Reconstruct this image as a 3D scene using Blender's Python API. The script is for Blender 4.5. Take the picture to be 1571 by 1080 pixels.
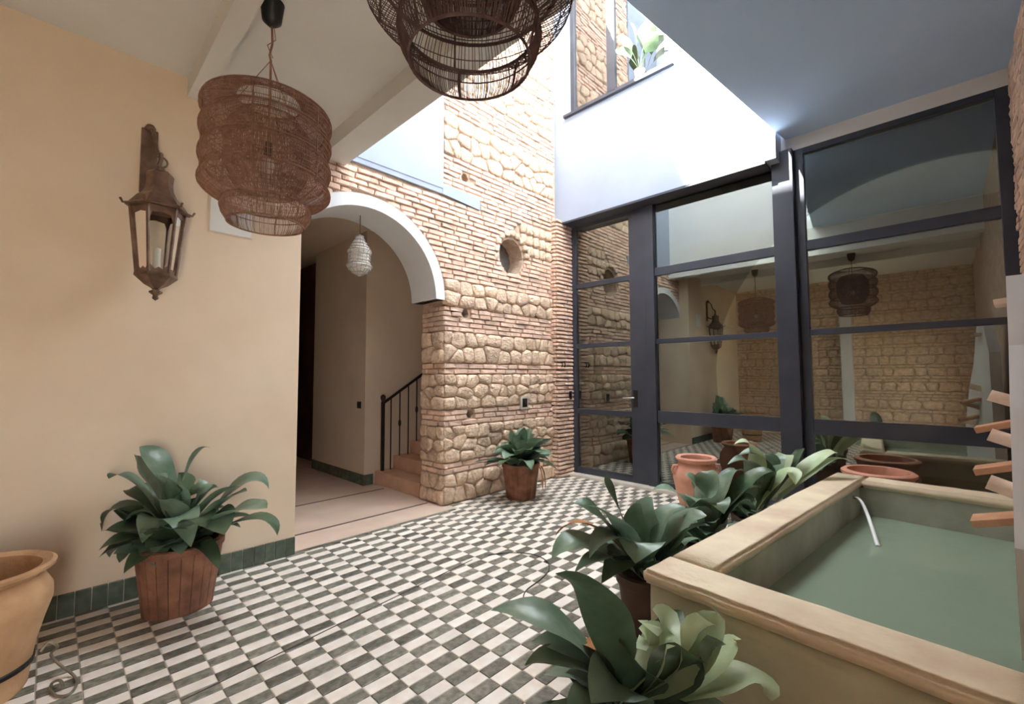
import bpy, bmesh, math, random
from mathutils import Vector, Matrix, noise
from mathutils.geometry import tessellate_polygon
random.seed(7)
for o in list(bpy.data.objects):
    bpy.data.objects.remove(o, do_unlink=True)
scene = bpy.context.scene
COL = scene.collection

# ------------------------------------------------------------------ camera
IMG_W, IMG_H, FPX, EYE = 1571.0, 1080.0, 685.0, 1.40
yaw, pitch, roll = math.radians(44.06), math.radians(3.14), math.radians(-0.19)
fv = Vector((math.cos(yaw)*math.cos(pitch), math.sin(yaw)*math.cos(pitch), math.sin(pitch)))
r0 = Vector((math.sin(yaw), -math.cos(yaw), 0)); u0 = r0.cross(fv)
rv = math.cos(roll)*r0 + math.sin(roll)*u0
uv = -math.sin(roll)*r0 + math.cos(roll)*u0
cam_d = bpy.data.cameras.new('camera'); cam = bpy.data.objects.new('camera', cam_d); COL.objects.link(cam)
cam_d.sensor_fit = 'HORIZONTAL'; cam_d.sensor_width = 36.0; cam_d.lens = FPX/IMG_W*36.0
cam_d.clip_start = 0.02; cam_d.clip_end = 200
M3 = Matrix((rv, uv, -fv)).transposed()
cam.matrix_world = Matrix.Translation((0, 0, EYE)) @ M3.to_4x4()
scene.camera = cam

# ------------------------------------------------------------------ sky, sun, exposure
world = bpy.data.worlds.new('sky'); scene.world = world; world.use_nodes = True
wn = world.node_tree.nodes; wl = world.node_tree.links; wn.clear()
wo = wn.new('ShaderNodeOutputWorld'); wb = wn.new('ShaderNodeBackground')
wb.inputs['Color'].default_value = (0.88, 0.94, 1.0, 1.0)      # bright hazy sky, even all over
wb.inputs['Strength'].default_value = 6.0
wl.new(wb.outputs[0], wo.inputs[0])
sun_d = bpy.data.lights.new('sun', 'SUN'); sun = bpy.data.objects.new('sun', sun_d); COL.objects.link(sun)
sun_d.energy = 66.0; sun_d.angle = math.radians(1.0); sun_d.color = (1.0, 0.95, 0.86)
SUN_DIR = Vector((0.50, -0.28, -0.70)).normalized()
sun.rotation_euler = SUN_DIR.to_track_quat('-Z', 'Y').to_euler()
sun.location = (0, 6, 12)
vs = scene.view_settings
vs.view_transform = 'Standard'; vs.look = 'None'; vs.gamma = 1.0; vs.use_curve_mapping = False
vs.exposure = 1.22
scene.cycles.max_bounces = 16; scene.cycles.diffuse_bounces = 10; scene.cycles.glossy_bounces = 6; scene.cycles.transparent_max_bounces = 24

# ------------------------------------------------------------------ pixel helpers (positions come from surfaces touched)
def ray(x, y):
    return fv + (x-IMG_W/2)/FPX*rv - (y-IMG_H/2)/FPX*uv
CAM = Vector((0, 0, EYE))
def at_depth(x, y, d): return CAM + ray(x, y)*d
def on_z(x, y, z): d = ray(x, y); return CAM + d*((z-EYE)/d.z)
def depth_of(p): return (Vector(p)-CAM).dot(fv)
def proj(p):
    d = Vector(p)-CAM; k = d.dot(fv)
    if k < 0.05: return None
    return (IMG_W/2+FPX*d.dot(rv)/k, IMG_H/2-FPX*d.dot(uv)/k, k)

# ------------------------------------------------------------------ materials
MATS = {}
def lin(c):
    return tuple(((v/255.0)/12.92 if v/255.0 <= 0.04045 else ((v/255.0+0.055)/1.055)**2.4) for v in c) + (1.0,)
def mat(name, c1, c2=None, scale=6.0, rough=0.8, bump=0.0, bscale=60.0, metal=0.0, spec=0.5, cell=None, cellamt=0.25, detail=6.0, objrand=0.0, coat=0.0):
    m = bpy.data.materials.new(name); m.use_nodes = True; MATS[name] = m
    n = m.node_tree.nodes; l = m.node_tree.links; b = n['Principled BSDF']
    b.inputs['Roughness'].default_value = rough; b.inputs['Metallic'].default_value = metal
    b.inputs['Specular IOR Level'].default_value = spec
    if coat: b.inputs['Coat Weight'].default_value = coat; b.inputs['Coat Roughness'].default_value = 0.15
    geo = n.new('ShaderNodeNewGeometry')
    col = None
    if c2 is None: c2 = c1
    tx = n.new('ShaderNodeTexNoise'); tx.inputs['Scale'].default_value = scale; tx.inputs['Detail'].default_value = detail
    l.new(geo.outputs['Position'], tx.inputs['Vector'])
    rp = n.new('ShaderNodeMapRange'); rp.inputs[1].default_value = 0.32; rp.inputs[2].default_value = 0.68
    l.new(tx.outputs['Fac'], rp.inputs[0])
    mx = n.new('ShaderNodeMix'); mx.data_type = 'RGBA'
    mx.inputs[6].default_value = lin(c1); mx.inputs[7].default_value = lin(c2)
    l.new(rp.outputs[0], mx.inputs[0]); col = mx.outputs[2]
    if cell or objrand:
        wnz = n.new('ShaderNodeTexWhiteNoise')
        if cell:
            wnz.noise_dimensions = '3D'
            sn = n.new('ShaderNodeVectorMath'); sn.operation = 'SNAP'
            off = n.new('ShaderNodeVectorMath'); off.operation = 'ADD'; off.inputs[1].default_value = cell[1]
            l.new(geo.outputs['Position'], off.inputs[0]); l.new(off.outputs[0], sn.inputs[0]); sn.inputs[1].default_value = cell[0]
            l.new(sn.outputs[0], wnz.inputs['Vector'])
        else:
            wnz.noise_dimensions = '1D'
            oi = n.new('ShaderNodeObjectInfo'); l.new(oi.outputs['Random'], wnz.inputs['W'])
        mr = n.new('ShaderNodeMapRange'); amt = cellamt if cell else objrand
        mr.inputs[3].default_value = 1-amt; mr.inputs[4].default_value = 1+amt
        l.new(wnz.outputs['Value'], mr.inputs[0])
        hs = n.new('ShaderNodeHueSaturation'); l.new(col, hs.inputs['Color']); l.new(mr.outputs[0], hs.inputs['Value'])
        col = hs.outputs[0]
    l.new(col, b.inputs['Base Color'])
    if bump:
        nb = n.new('ShaderNodeTexNoise'); nb.inputs['Scale'].default_value = bscale; nb.inputs['Detail'].default_value = 5
        l.new(geo.outputs['Position'], nb.inputs['Vector'])
        bp = n.new('ShaderNodeBump'); bp.inputs['Strength'].default_value = bump; bp.inputs['Distance'].default_value = 0.02
        l.new(nb.outputs['Fac'], bp.inputs['Height']); l.new(bp.outputs[0], b.inputs['Normal'])
    return m
mat('beige_plaster', (226,207,183), (218,197,172), 1.6, 0.85, 0.10, 9)
mat('hall_plaster', (212,196,176), (204,187,166), 1.6, 0.85, 0.1, 12)
mat('white_plaster', (222,223,224), (214,215,216), 2.0, 0.8, 0.06, 14)
mat('shaft_plaster_shaded', (156,166,182), (150,160,176), 2.0, 0.8, 0.06, 14)  # white plaster darkened in colour, standing in for bluish shade up the shaft
mat('grey_plaster', (222,222,218), (214,213,208), 1.5, 0.85, 0.06, 10)
mat('ceiling_blue_glow', (188,214,246), (182,208,240), 1.2, 0.8, 0.05, 10)  # blue glow round the skylight, put into the ceiling's colour
mat('mortar', (208,186,164), (178,154,132), 12, 0.95, 0.8, 50)
mat('brick', (232,204,184), (212,178,156), 14, 0.9, 0.45, 90, cell=((0.21,0.3,0.056),(0.0,0.1,0.0)), cellamt=0.16)
mat('stone', (232,208,182), (202,172,146), 16, 0.95, 1.0, 34, objrand=0.14)
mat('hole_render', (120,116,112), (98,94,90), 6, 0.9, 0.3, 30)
mat('grout', (206,196,180), (186,176,160), 12, 0.95)
TX, TY, TX0, TY0 = 0.1468, 0.0740, 0.740-0.1468*40, 2.098-0.074*60
mat('cream_tile', (242,234,224), (230,218,204), 14, 0.45, 0.12, 60, cell=((TX,TY,1.0),(-TX0,-TY0,0.5)), cellamt=0.06)
mat('grey_green_tile', (142,137,124), (90,90,80), 30, 0.32, 0.18, 70, cell=((TX,TY,1.0),(-TX0,-TY0,0.5)), cellamt=0.30)
mat('skirting_glaze', (92,104,88), (62,76,64), 16, 0.22, 0.15, 40, objrand=0.18)
mat('hall_floor', (214,190,172), (200,176,158), 3, 0.5, 0.05, 20)
mat('dark_strip', (84,66,58), (64,50,44), 8, 0.5)
mat('slate_frame', (58,62,72), (50,54,64), 4, 0.35, 0, spec=0.5)
mat('dark_metal', (46,40,38), (34,30,29), 8, 0.45, 0.1, 60, metal=0.4)
mat('old_brass', (138,112,96), (98,76,66), 14, 0.40, 0.2, 60, metal=0.5)
mat('steel', (190,190,188), None, 4, 0.25, metal=0.9)
mat('black_plastic', (20,20,21), None, 4, 0.45)
mat('white_plastic', (225,222,214), None, 4, 0.5)
mat('sill_marble', (214,206,194), (196,188,176), 8, 0.4)
mat('pot_wood', (156,108,84), (112,74,56), 9, 0.8, 0.5, 30, objrand=0.12)
mat('jar_clay', (216,162,138), (200,144,120), 7, 0.85, 0.15, 40)
mat('jar_beige', (196,158,118), (170,130,94), 6, 0.85, 0.25, 30)
mat('dark_clay', (92,72,60), (72,54,44), 6, 0.8, 0.2, 30)
mat('soil', (58,44,34), (40,30,24), 30, 1.0, 0.5, 60)
mat('basin_plaster', (198,196,170), (176,174,148), 3.5, 0.8, 0.35, 14)
mat('basin_inside', (178,180,162), (140,144,126), 3.0, 0.75, 0.35, 10)
mat('coping', (238,224,192), (214,190,162), 4.0, 0.65, 0.35, 20)
mat('terracotta_tile', (208,160,124), (184,134,100), 9, 0.8, 0.2, 40)
mat('pale_tile', (226,200,176), (206,176,150), 9, 0.8, 0.2, 40)
mat('weave', (178,138,116), (146,106,88), 30, 0.8)
mat('weave_dark', (120,94,90), (92,68,68), 30, 0.8)
mat('silver_filigree', (200,196,190), (160,156,150), 20, 0.45, metal=0.3)
mat('stair_tile', (212,174,148), (192,152,126), 5, 0.7, 0.1, 20)
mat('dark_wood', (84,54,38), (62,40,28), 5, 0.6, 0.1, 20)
mat('wire', (150,142,122), (120,112,96), 20, 0.5, metal=0.4)
mat('dry_leaf', (176,120,70), (150,96,56), 20, 0.8)
def leaf_mat(name, c1, c2, rough):
    m = mat(name, c1, c2, 9, rough, 0.15, 26, objrand=0.22, spec=0.6)
    b = m.node_tree.nodes['Principled BSDF']
    return m
leaf_mat('leaf', (132,154,130), (100,126,102), 0.33)
leaf_mat('leaf_dark', (90,112,84), (66,88,62), 0.36)
leaf_mat('leaf_sunlit', (206,222,186), (180,202,156), 0.4)  # pale copy of the leaf colour, with sunlight painted in
for wn_ in ('weave','weave_dark','leaf','leaf_dark','leaf_sunlit'):
    m = MATS[wn_]; n = m.node_tree.nodes; l = m.node_tree.links; b = n['Principled BSDF']; out = n['Material Output']
    tr = n.new('ShaderNodeBsdfTranslucent'); mxs = n.new('ShaderNodeMixShader'); mxs.inputs[0].default_value = .35 if 'weave' in wn_ else .18
    l.new(b.inputs['Base Color'].links[0].from_socket, tr.inputs[0]); l.new(b.outputs[0], mxs.inputs[1]); l.new(tr.outputs[0], mxs.inputs[2]); l.new(mxs.outputs[0], out.inputs[0])
# glass: clear pane, partly mirroring
def glass_mat(name, ior, tint, gcol=(1,1,1,1)):
    m = bpy.data.materials.new(name); m.use_nodes = True; MATS[name] = m
    n = m.node_tree.nodes; l = m.node_tree.links; n.clear()
    o = n.new('ShaderNodeOutputMaterial'); mx = n.new('ShaderNodeMixShader'); fr = n.new('ShaderNodeFresnel')
    fr.inputs[0].default_value = ior
    t = n.new('ShaderNodeBsdfTransparent'); t.inputs[0].default_value = tint
    g = n.new('ShaderNodeBsdfGlossy'); g.inputs['Roughness'].default_value = 0.015; g.inputs['Color'].default_value = gcol
    l.new(fr.outputs[0], mx.inputs[0]); l.new(t.outputs[0], mx.inputs[1]); l.new(g.outputs[0], mx.inputs[2]); l.new(mx.outputs[0], o.inputs[0])
    return m
glass_mat('glass', 3.0, (0.80,0.84,0.82,1), (0.93,0.97,0.88,1))
glass_mat('lantern_glass', 1.5, (0.93,0.93,0.9,1))
glass_mat('upper_glass', 2.6, (0.7,0.8,0.8,1))
m = bpy.data.materials.new('water'); m.use_nodes = True; MATS['water'] = m
b = m.node_tree.nodes['Principled BSDF']; b.inputs['Base Color'].default_value = lin((140,156,136)); b.inputs['Roughness'].default_value = 0.03; b.inputs['IOR'].default_value = 1.42
nt = m.node_tree; g_ = nt.nodes.new('ShaderNodeNewGeometry'); nz = nt.nodes.new('ShaderNodeTexNoise'); nz.inputs['Scale'].default_value = 7; nz.inputs['Detail'].default_value = 2
bp = nt.nodes.new('ShaderNodeBump'); bp.inputs['Strength'].default_value = 0.12; bp.inputs['Distance'].default_value = 0.03
nt.links.new(g_.outputs['Position'], nz.inputs['Vector']); nt.links.new(nz.outputs['Fac'], bp.inputs['Height']); nt.links.new(bp.outputs[0], b.inputs['Normal'])
m = mat('jet_water', (236,240,238), None, 4, 0.1)

# ------------------------------------------------------------------ object helpers
ORG = {}          # world origin of every object built here
def tag(o, label=None, cat=None, group=None, kind=None):
    if label: o['label'] = label
    if cat: o['category'] = cat
    if group: o['group'] = group
    if kind: o['kind'] = kind
    return o
def empty(name, loc, label=None, cat=None, group=None, kind=None, parent=None):
    o = bpy.data.objects.new(name, None); COL.objects.link(o); o.empty_display_size = 0.1
    w = Vector(loc)
    if parent: o.parent = parent; o.location = w-ORG[parent.name]
    else: o.location = w
    ORG[o.name] = w
    return tag(o, label, cat, group, kind)
def link_mesh(name, me, parent=None, loc=None, rot=None, scale=None):
    o = bpy.data.objects.new(name, me); COL.objects.link(o)
    w = Vector(loc) if loc is not None else (ORG[parent.name].copy() if parent else Vector((0,0,0)))
    if parent: o.parent = parent; o.location = w-ORG[parent.name]
    else: o.location = w
    if rot is not None: o.rotation_euler = rot
    if scale is not None: o.scale = scale
    ORG[o.name] = w
    return o
class MB:
    def __init__(s): s.v = []; s.f = []
    def add(s, vs, fs):
        k = len(s.v); s.v += [Vector(p) for p in vs]; s.f += [tuple(i+k for i in f) for f in fs]; return s
    def box(s, a, b):
        x0,y0,z0 = a; x1,y1,z1 = b
        return s.add([(x0,y0,z0),(x1,y0,z0),(x1,y1,z0),(x0,y1,z0),(x0,y0,z1),(x1,y0,z1),(x1,y1,z1),(x0,y1,z1)],
                     [(0,3,2,1),(4,5,6,7),(0,1,5,4),(1,2,6,5),(2,3,7,6),(3,0,4,7)])
    def obox(s, c, ax, ay, az):     # oriented box, half vectors
        c, ax, ay, az = map(Vector, (c, ax, ay, az)); p = []
        for k in (-1,1):
            for i, j in ((-1,-1),(1,-1),(1,1),(-1,1)): p.append(c+ax*i+ay*j+az*k)
        return s.add(p, [(0,3,2,1),(4,5,6,7),(0,1,5,4),(1,2,6,5),(2,3,7,6),(3,0,4,7)])
    def tube(s, pts, r, n=6, closed=False, cap=True):
        pts = [Vector(p) for p in pts]; N = len(pts); rings = []
        up = None
        for i, p in enumerate(pts):
            a = pts[(i-1) % N] if (closed or i > 0) else p; c = pts[(i+1) % N] if (closed or i < N-1) else p
            t = (c-a).normalized()
            if up is None: up = Vector((0,0,1)) if abs(t.z) < 0.9 else Vector((1,0,0))
            x = up.cross(t)
            if x.length < 1e-5: x = Vector((1,0,0)).cross(t)
            x.normalize(); y = t.cross(x); up = y
            rr = r[i] if isinstance(r, (list, tuple)) else r
            rings.append([p + x*math.cos(2*math.pi*k/n)*rr + y*math.sin(2*math.pi*k/n)*rr for k in range(n)])
        k0 = len(s.v); s.v += [q for g in rings for q in g]
        for i in range(N if closed else N-1):
            j = (i+1) % N
            for k in range(n):
                s.f.append((k0+i*n+k, k0+i*n+(k+1) % n, k0+j*n+(k+1) % n, k0+j*n+k))
        if cap and not closed:
            s.f.append(tuple(k0+k for k in reversed(range(n)))); s.f.append(tuple(k0+(N-1)*n+k for k in range(n)))
        return s
    def lathe(s, c, prof, n=32, phase=0.0, wob=None):
        c = Vector(c); k0 = len(s.v)
        for i, (r, z) in enumerate(prof):
            for k in range(n):
                a = phase+2*math.pi*k/n; rr = r*(wob(a, z) if wob else 1)
                s.v.append(c+Vector((math.cos(a)*rr, math.sin(a)*rr, z)))
        for i in range(len(prof)-1):
            for k in range(n):
                s.f.append((k0+i*n+k, k0+i*n+(k+1) % n, k0+(i+1)*n+(k+1) % n, k0+(i+1)*n+k))
        return s
    def plate(s, loops, ext):      # loops: outer + holes as 3D points in one plane, extruded by ext
        ext = Vector(ext); L = [[Vector(p) for p in lp] for lp in loops]
        tris = tessellate_polygon(L); flat = [p for lp in L for p in lp]; k0 = len(s.v); N = len(flat)
        s.v += flat + [p+ext for p in flat]
        for t in tris:
            s.f.append((k0+t[0], k0+t[1], k0+t[2])); s.f.append((k0+N+t[2], k0+N+t[1], k0+N+t[0]))
        b = 0
        for lp in L:
            m_ = len(lp)
            for i in range(m_):
                j = (i+1) % m_; s.f.append((k0+b+i, k0+b+j, k0+N+b+j, k0+N+b+i))
            b += m_
        return s
    def build(s, name, material, parent=None, smooth=False, bevel=0.0, loc=None, fix=True, **tags):
        if loc is not None: org = Vector(loc)
        elif parent is not None: org = ORG[parent.name]
        else: org = Vector((0,0,0))
        me = bpy.data.meshes.new(name); me.from_pydata([p-org for p in s.v], [], s.f)
        if fix:
            bm = bmesh.new(); bm.from_mesh(me); bmesh.ops.recalc_face_normals(bm, faces=bm.faces)
            if bevel: bmesh.ops.bevel(bm, geom=list(bm.edges), offset=bevel, segments=2, affect='EDGES', profile=0.6)
            bm.to_mesh(me); bm.free()
        if smooth:
            for p in me.polygons: p.use_smooth = True
            if hasattr(me, 'set_sharp_from_angle'): me.set_sharp_from_angle(angle=math.radians(50))
        me.materials.append(MATS[material])
        o = link_mesh(name, me, parent, org)
        tag(o, tags.get('label'), tags.get('cat'), tags.get('group'), tags.get('kind'))
        return o
def S(name, mb, material, label, cat, bevel=0.0, loc=None, smooth=False):
    return mb.build(name, material, bevel=bevel, loc=loc, smooth=smooth, label=label, cat=cat, kind='structure')

# ------------------------------------------------------------------ main dimensions (metres)
YP, YB = 3.77, 3.96          # plaster wall face, brick wall face
XG, XU = 5.27, 5.02          # glazing plane, upper white wall face
YR = -0.47                   # right wall face
XB = -1.6                    # wall behind
ZC, ZR = 3.52, 3.86          # ceilings
XE = 1.85                    # edge of the ceiling by the open shaft
AX, AZ, AR0, AR1 = 2.10, 2.25, 0.79, 0.91    # arch centre, intrados, extrados

# ------------------------------------------------------------------ floor with tiles
floor = S('floor', MB().box((XB-.3,YR-0.2,-0.1),(XG-0.06,YB+.5,-0.005)), 'grout', 'checkered courtyard floor of cream and grey-green tiles', 'floor')
PANG = math.radians(-5.2); PA = Vector((math.cos(PANG), math.sin(PANG), 0)); PB = Vector((math.sin(PANG), -math.cos(PANG), 0)); PO = Vector((1.74, 0.94, 0))
def in_pool(x, y, m=0.0):
    d = Vector((x, y, 0))-PO; a, b_ = d.dot(PA), d.dot(PB)
    return -m < a < 2.84+m and -m < b_ < 1.4
cand = []
for i in range(0, 90):
    for j in range(0, 120):
        x, y = TX0+i*TX, TY0+j*TY
        x0, x1, y0, y1 = max(x, XB), min(x+TX, XG-0.12), max(y, YR), min(y+TY, YB if x > 3.03 else YP+0.02)
        if x1-x0 < 0.02 or y1-y0 < 0.012: continue
        cx, cy = (x0+x1)/2, (y0+y1)/2
        if in_pool(cx, cy, -0.12): continue
        dark = (i+j) % 2 == 0
        pr = proj((cx, cy, 0)); vis = 0
        if pr and -30 < pr[0] < IMG_W+10 and pr[1] < IMG_H+15 and not (cy < 0.95 and cx > 1.2) : vis = 1/pr[2]**2
        cand.append((vis, x0, x1, y0, y1, dark))
cand.sort(key=lambda c: -c[0])
def tile_geo(mb, x0, x1, y0, y1, h=0.0):
    g, e = 0.0022, 0.003
    a = [(x0+g,y0+g),(x1-g,y0+g),(x1-g,y1-g),(x0+g,y1-g)]; b_ = [(x0+g+e,y0+g+e),(x1-g-e,y0+g+e),(x1-g-e,y1-g-e),(x0+g+e,y1-g-e)]
    mb.add([(p[0],p[1],-0.006) for p in a]+[(p[0],p[1],h-0.002) for p in a]+[(p[0],p[1],h) for p in b_],
           [(8,9,10,11),(0,1,5,4),(1,2,6,5),(2,3,7,6),(3,0,4,7),(4,5,9,8),(5,6,10,9),(6,7,11,10),(7,4,8,11)])
NT = 300
full = {}
for dk in (0, 1):
    mb = MB(); tile_geo(mb, -TX/2, TX/2, -TY/2, TY/2)
    me = bpy.data.meshes.new('tile'); me.from_pydata(mb.v, [], mb.f); me.materials.append(MATS['grey_green_tile' if dk else 'cream_tile']); full[dk] = me
rest = [MB(), MB()]; cnt = [0, 0]
for (vis, x0, x1, y0, y1, dk) in cand:
    k = int(dk); whole = abs(x1-x0-TX) < 1e-4 and abs(y1-y0-TY) < 1e-4
    if cnt[k] < NT//2 and vis > 0 and whole:
        link_mesh('dark_tile' if dk else 'cream_tile', full[k], floor, ((x0+x1)/2, (y0+y1)/2, random.uniform(-0.0008,0.0008))); cnt[k] += 1
    else: tile_geo(rest[k], x0, x1, y0, y1, random.uniform(-0.001,0.001))
rest[1].build('dark_tile_field', 'grey_green_tile', floor, fix=False, kind='stuff')
rest[0].build('cream_tile_field', 'cream_tile', floor, fix=False, kind='stuff')
seam = [(0.45,2.435),(0.83,2.478),(1.2,2.525),(1.82,2.60),(2.3,2.655)]
MB().tube([(x,y,0.0005) for x,y in seam], 0.004, 5).build('joint_line', 'dark_strip', floor)

# ------------------------------------------------------------------ left plaster wall with tiled skirting
wl_ = MB().box((XB,YP,0),(1.40,YP+0.75,ZC+0.1))
wall_left = S('wall_left', wl_, 'beige_plaster', 'smooth beige plastered wall carrying the lantern, left of the arch', 'wall')
bb = empty('baseboard_left', (0.4,YP,0), 'green glazed tile skirting along the foot of the beige wall', 'baseboard', kind='structure')
tm = MB(); tm.box((-0.048,-0.009,0),(0.048,0.009,0.135))
tile_me = None
x = 1.40-0.037; k = 0
while x > XB+0.1:
    if tile_me is None:
        o = MB().box((x-0.0350,YP-0.02,0.001),(x+0.0350,YP-0.001,0.135)).build('skirting_tile', 'skirting_glaze', bb, bevel=0.003, loc=(x,YP-0.01,0)); tile_me = o.data
    elif x > -0.35: link_mesh('skirting_tile', tile_me, bb, (x,YP-0.01+random.uniform(-.001,.001),0))
    x -= 0.0735
MB().box((XB,YP-0.012,0.001),(1.398,YP-0.002,0.132)).build('skirting_grout', 'grout', bb)
# flush access panel
ap = empty('access_panel', (0.87,YP,2.4), 'small square flush metal cover high on the beige wall behind the woven pendant', 'wall panel')
MB().box((0.76,YP-0.008,2.46),(1.03,YP-0.0005,2.72)).build('cover', 'grey_plaster', ap, bevel=0.002)
MB().box((0.752,YP-0.005,2.452),(1.038,YP-0.0008,2.728)).build('cover_frame', 'beige_plaster', ap)

# ------------------------------------------------------------------ brick and stone wall with the arch
ZW1 = 8.4
def arc(r, a0, a1, n): return [(AX+r*math.cos(a0+(a1-a0)*i/n), AZ+r*math.sin(a0+(a1-a0)*i/n)) for i in range(n+1)]
JX = 3.01            # brick jamb of the opening
def blob(cx, cz, rx, rz, n, jit):
    return [(cx+rx*math.cos(2*math.pi*i/n)*(1+random.uniform(-jit,jit)), cz+rz*math.sin(2*math.pi*i/n)*(1+random.uniform(-jit,jit))) for i in range(n)]
HOLES = [(4.10,2.95,0.22,0.24), (3.32,3.74,0.055,0.06), (3.33,2.13,0.055,0.05), (3.40,0.965,0.05,0.05)]
outer = [(1.0,0),(1.29,0)] + [(1.29,AZ)] + [(p[0],p[1]) for p in arc(AR0+0.03, math.pi, 0, 24)] + [(JX+0.03,AZ),(JX+0.03,0),(5.4,0),(5.4,ZW1),(1.0,ZW1)]
loops = [[(p[0],YB+0.02,p[1]) for p in outer]] + [[(p[0],YB+0.02,p[1]) for p in blob(cx,cz,rx,rz,14 if rx > .1 else 6,0.05)] for cx,cz,rx,rz in HOLES]
wall_arch = S('wall_brick', MB().plate(loops, (0,0.43,0)), 'mortar', 'old exposed brick and rubble stone wall with a white plastered arch', 'wall')
ring = [(p[0],p[1]) for p in arc(AR0, math.pi, 0, 40)] + [(p[0],p[1]) for p in arc(AR1, 0, math.pi, 40)]
MB().plate([[(p[0],YB-0.015,p[1]) for p in ring]], (0,0.47,0)).build('arch_surround', 'white_plaster', wall_arch, label='white plastered arch surround')
MB().box((1.35,YB-0.02,3.50),(2.98,YB+0.03,ZW1)).build('plaster_panel', 'shaft_plaster_shaded', wall_arch, label='white plaster above the arch')
MB().plate([[(2.97,YB-0.018,3.56),(2.97,YB-0.018,3.44),(3.53,YB-0.018,3.40),(3.53,YB-0.018,3.53),(3.10,YB-0.018,3.56)]], (0,0.03,0)).build('plaster_strip', 'shaft_plaster_shaded', wall_arch)
MB().plate([[(1.3,YB-0.014,3.51),(1.3,YB-0.014,3.455),(2.98,YB-0.014,3.44),(2.98,YB-0.014,3.51)]], (0,0.03,0)).build('plaster_strip', 'shaft_plaster_shaded', wall_arch)

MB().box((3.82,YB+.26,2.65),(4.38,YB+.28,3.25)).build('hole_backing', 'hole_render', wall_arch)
# bands up the wall: (z0, z1, kind)
BANDS = [(0,.33,'s'),(.33,.45,'b'),(.45,.85,'s'),(.85,1.03,'b'),(1.03,1.43,'s'),(1.43,1.55,'b'),(1.55,1.91,'s'),(1.91,2.19,'b'),(2.19,2.50,'s'),
         (2.50,3.92,'b'),(3.92,4.44,'s'),(4.44,4.78,'b'),(4.78,5.26,'s'),(5.26,5.54,'b'),(5.54,6.05,'s'),(6.05,6.35,'b'),(6.35,6.85,'s'),(6.85,7.28,'b'),(7.28,7.8,'s'),(7.8,8.36,'b')]
def blocked(x, z, m=0.0):
    if z >= AZ and math.hypot(x-AX, z-AZ) < AR1+m: return True
    if z < AZ+0.02 and x < JX: return True
    if z > 3.44-m and x < 2.985: return True
    if 3.40 < z < 3.55 and x < 3.54: return True
    for cx,cz,rx,rz in HOLES:
        if ((x-cx)/(rx+m))**2+((z-cz)/(rz+m))**2 < 1: return True
    return False
def stone_patch(x, z):      # rubble repair round the round hole
    return x > 4.22 and 3.0 < z < 3.45 or (4.0 < x < 4.45 and 3.15 < z < 3.32)
bricks = []; stones = []
def clip(poly, p, n_):      # keep the side of the line through p with normal n_ pointing out
    out = []
    for i in range(len(poly)):
        a, b_ = poly[i], poly[(i+1) % len(poly)]
        da = (a[0]-p[0])*n_[0]+(a[1]-p[1])*n_[1]; db = (b_[0]-p[0])*n_[0]+(b_[1]-p[1])*n_[1]
        if da <= 0: out.append(a)
        if da*db < 0:
            t = da/(da-db); out.append((a[0]+(b_[0]-a[0])*t, a[1]+(b_[1]-a[1])*t))
    return out
def stone_cells(x0, x1, z0, z1, fc):
    rnd = random.Random(int(x0*100+z0*1000)); rows = max(1, round((z1-z0)/0.15)); h = (z1-z0)/rows; pts = []
    for r in range(rows):
        x = x0+rnd.uniform(.02,.12)
        while x < x1:
            pts.append((x, z0+(r+.5+rnd.uniform(-.28,.28))*h)); x += rnd.uniform(.10,.27)
    for i, p in enumerate(pts):
        poly = [(x0,z0),(x1,z0),(x1,z1),(x0,z1)]
        for j, q in enumerate(pts):
            if i == j or abs(q[0]-p[0]) > .8: continue
            n_ = ((q[0]-p[0]), (q[1]-p[1])*1.7); m_ = ((p[0]+q[0])/2, (p[1]+q[1])/2)
            poly = clip(poly, m_, n_)
            if len(poly) < 3: break
        if len(poly) < 3: continue
        cx = sum(a[0] for a in poly)/len(poly); cz = sum(a[1] for a in poly)/len(poly)
        if fc == 'f' and (blocked(cx, cz, .03) or any(blocked(a[0]*.8+cx*.2, a[1]*.8+cz*.2) for a in poly)): continue
        w_, h_ = max(a[0] for a in poly)-min(a[0] for a in poly), max(a[1] for a in poly)-min(a[1] for a in poly)
        if w_ < .04 or h_ < .03: continue
        stones.append((poly, (cx, cz), fc))
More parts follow.
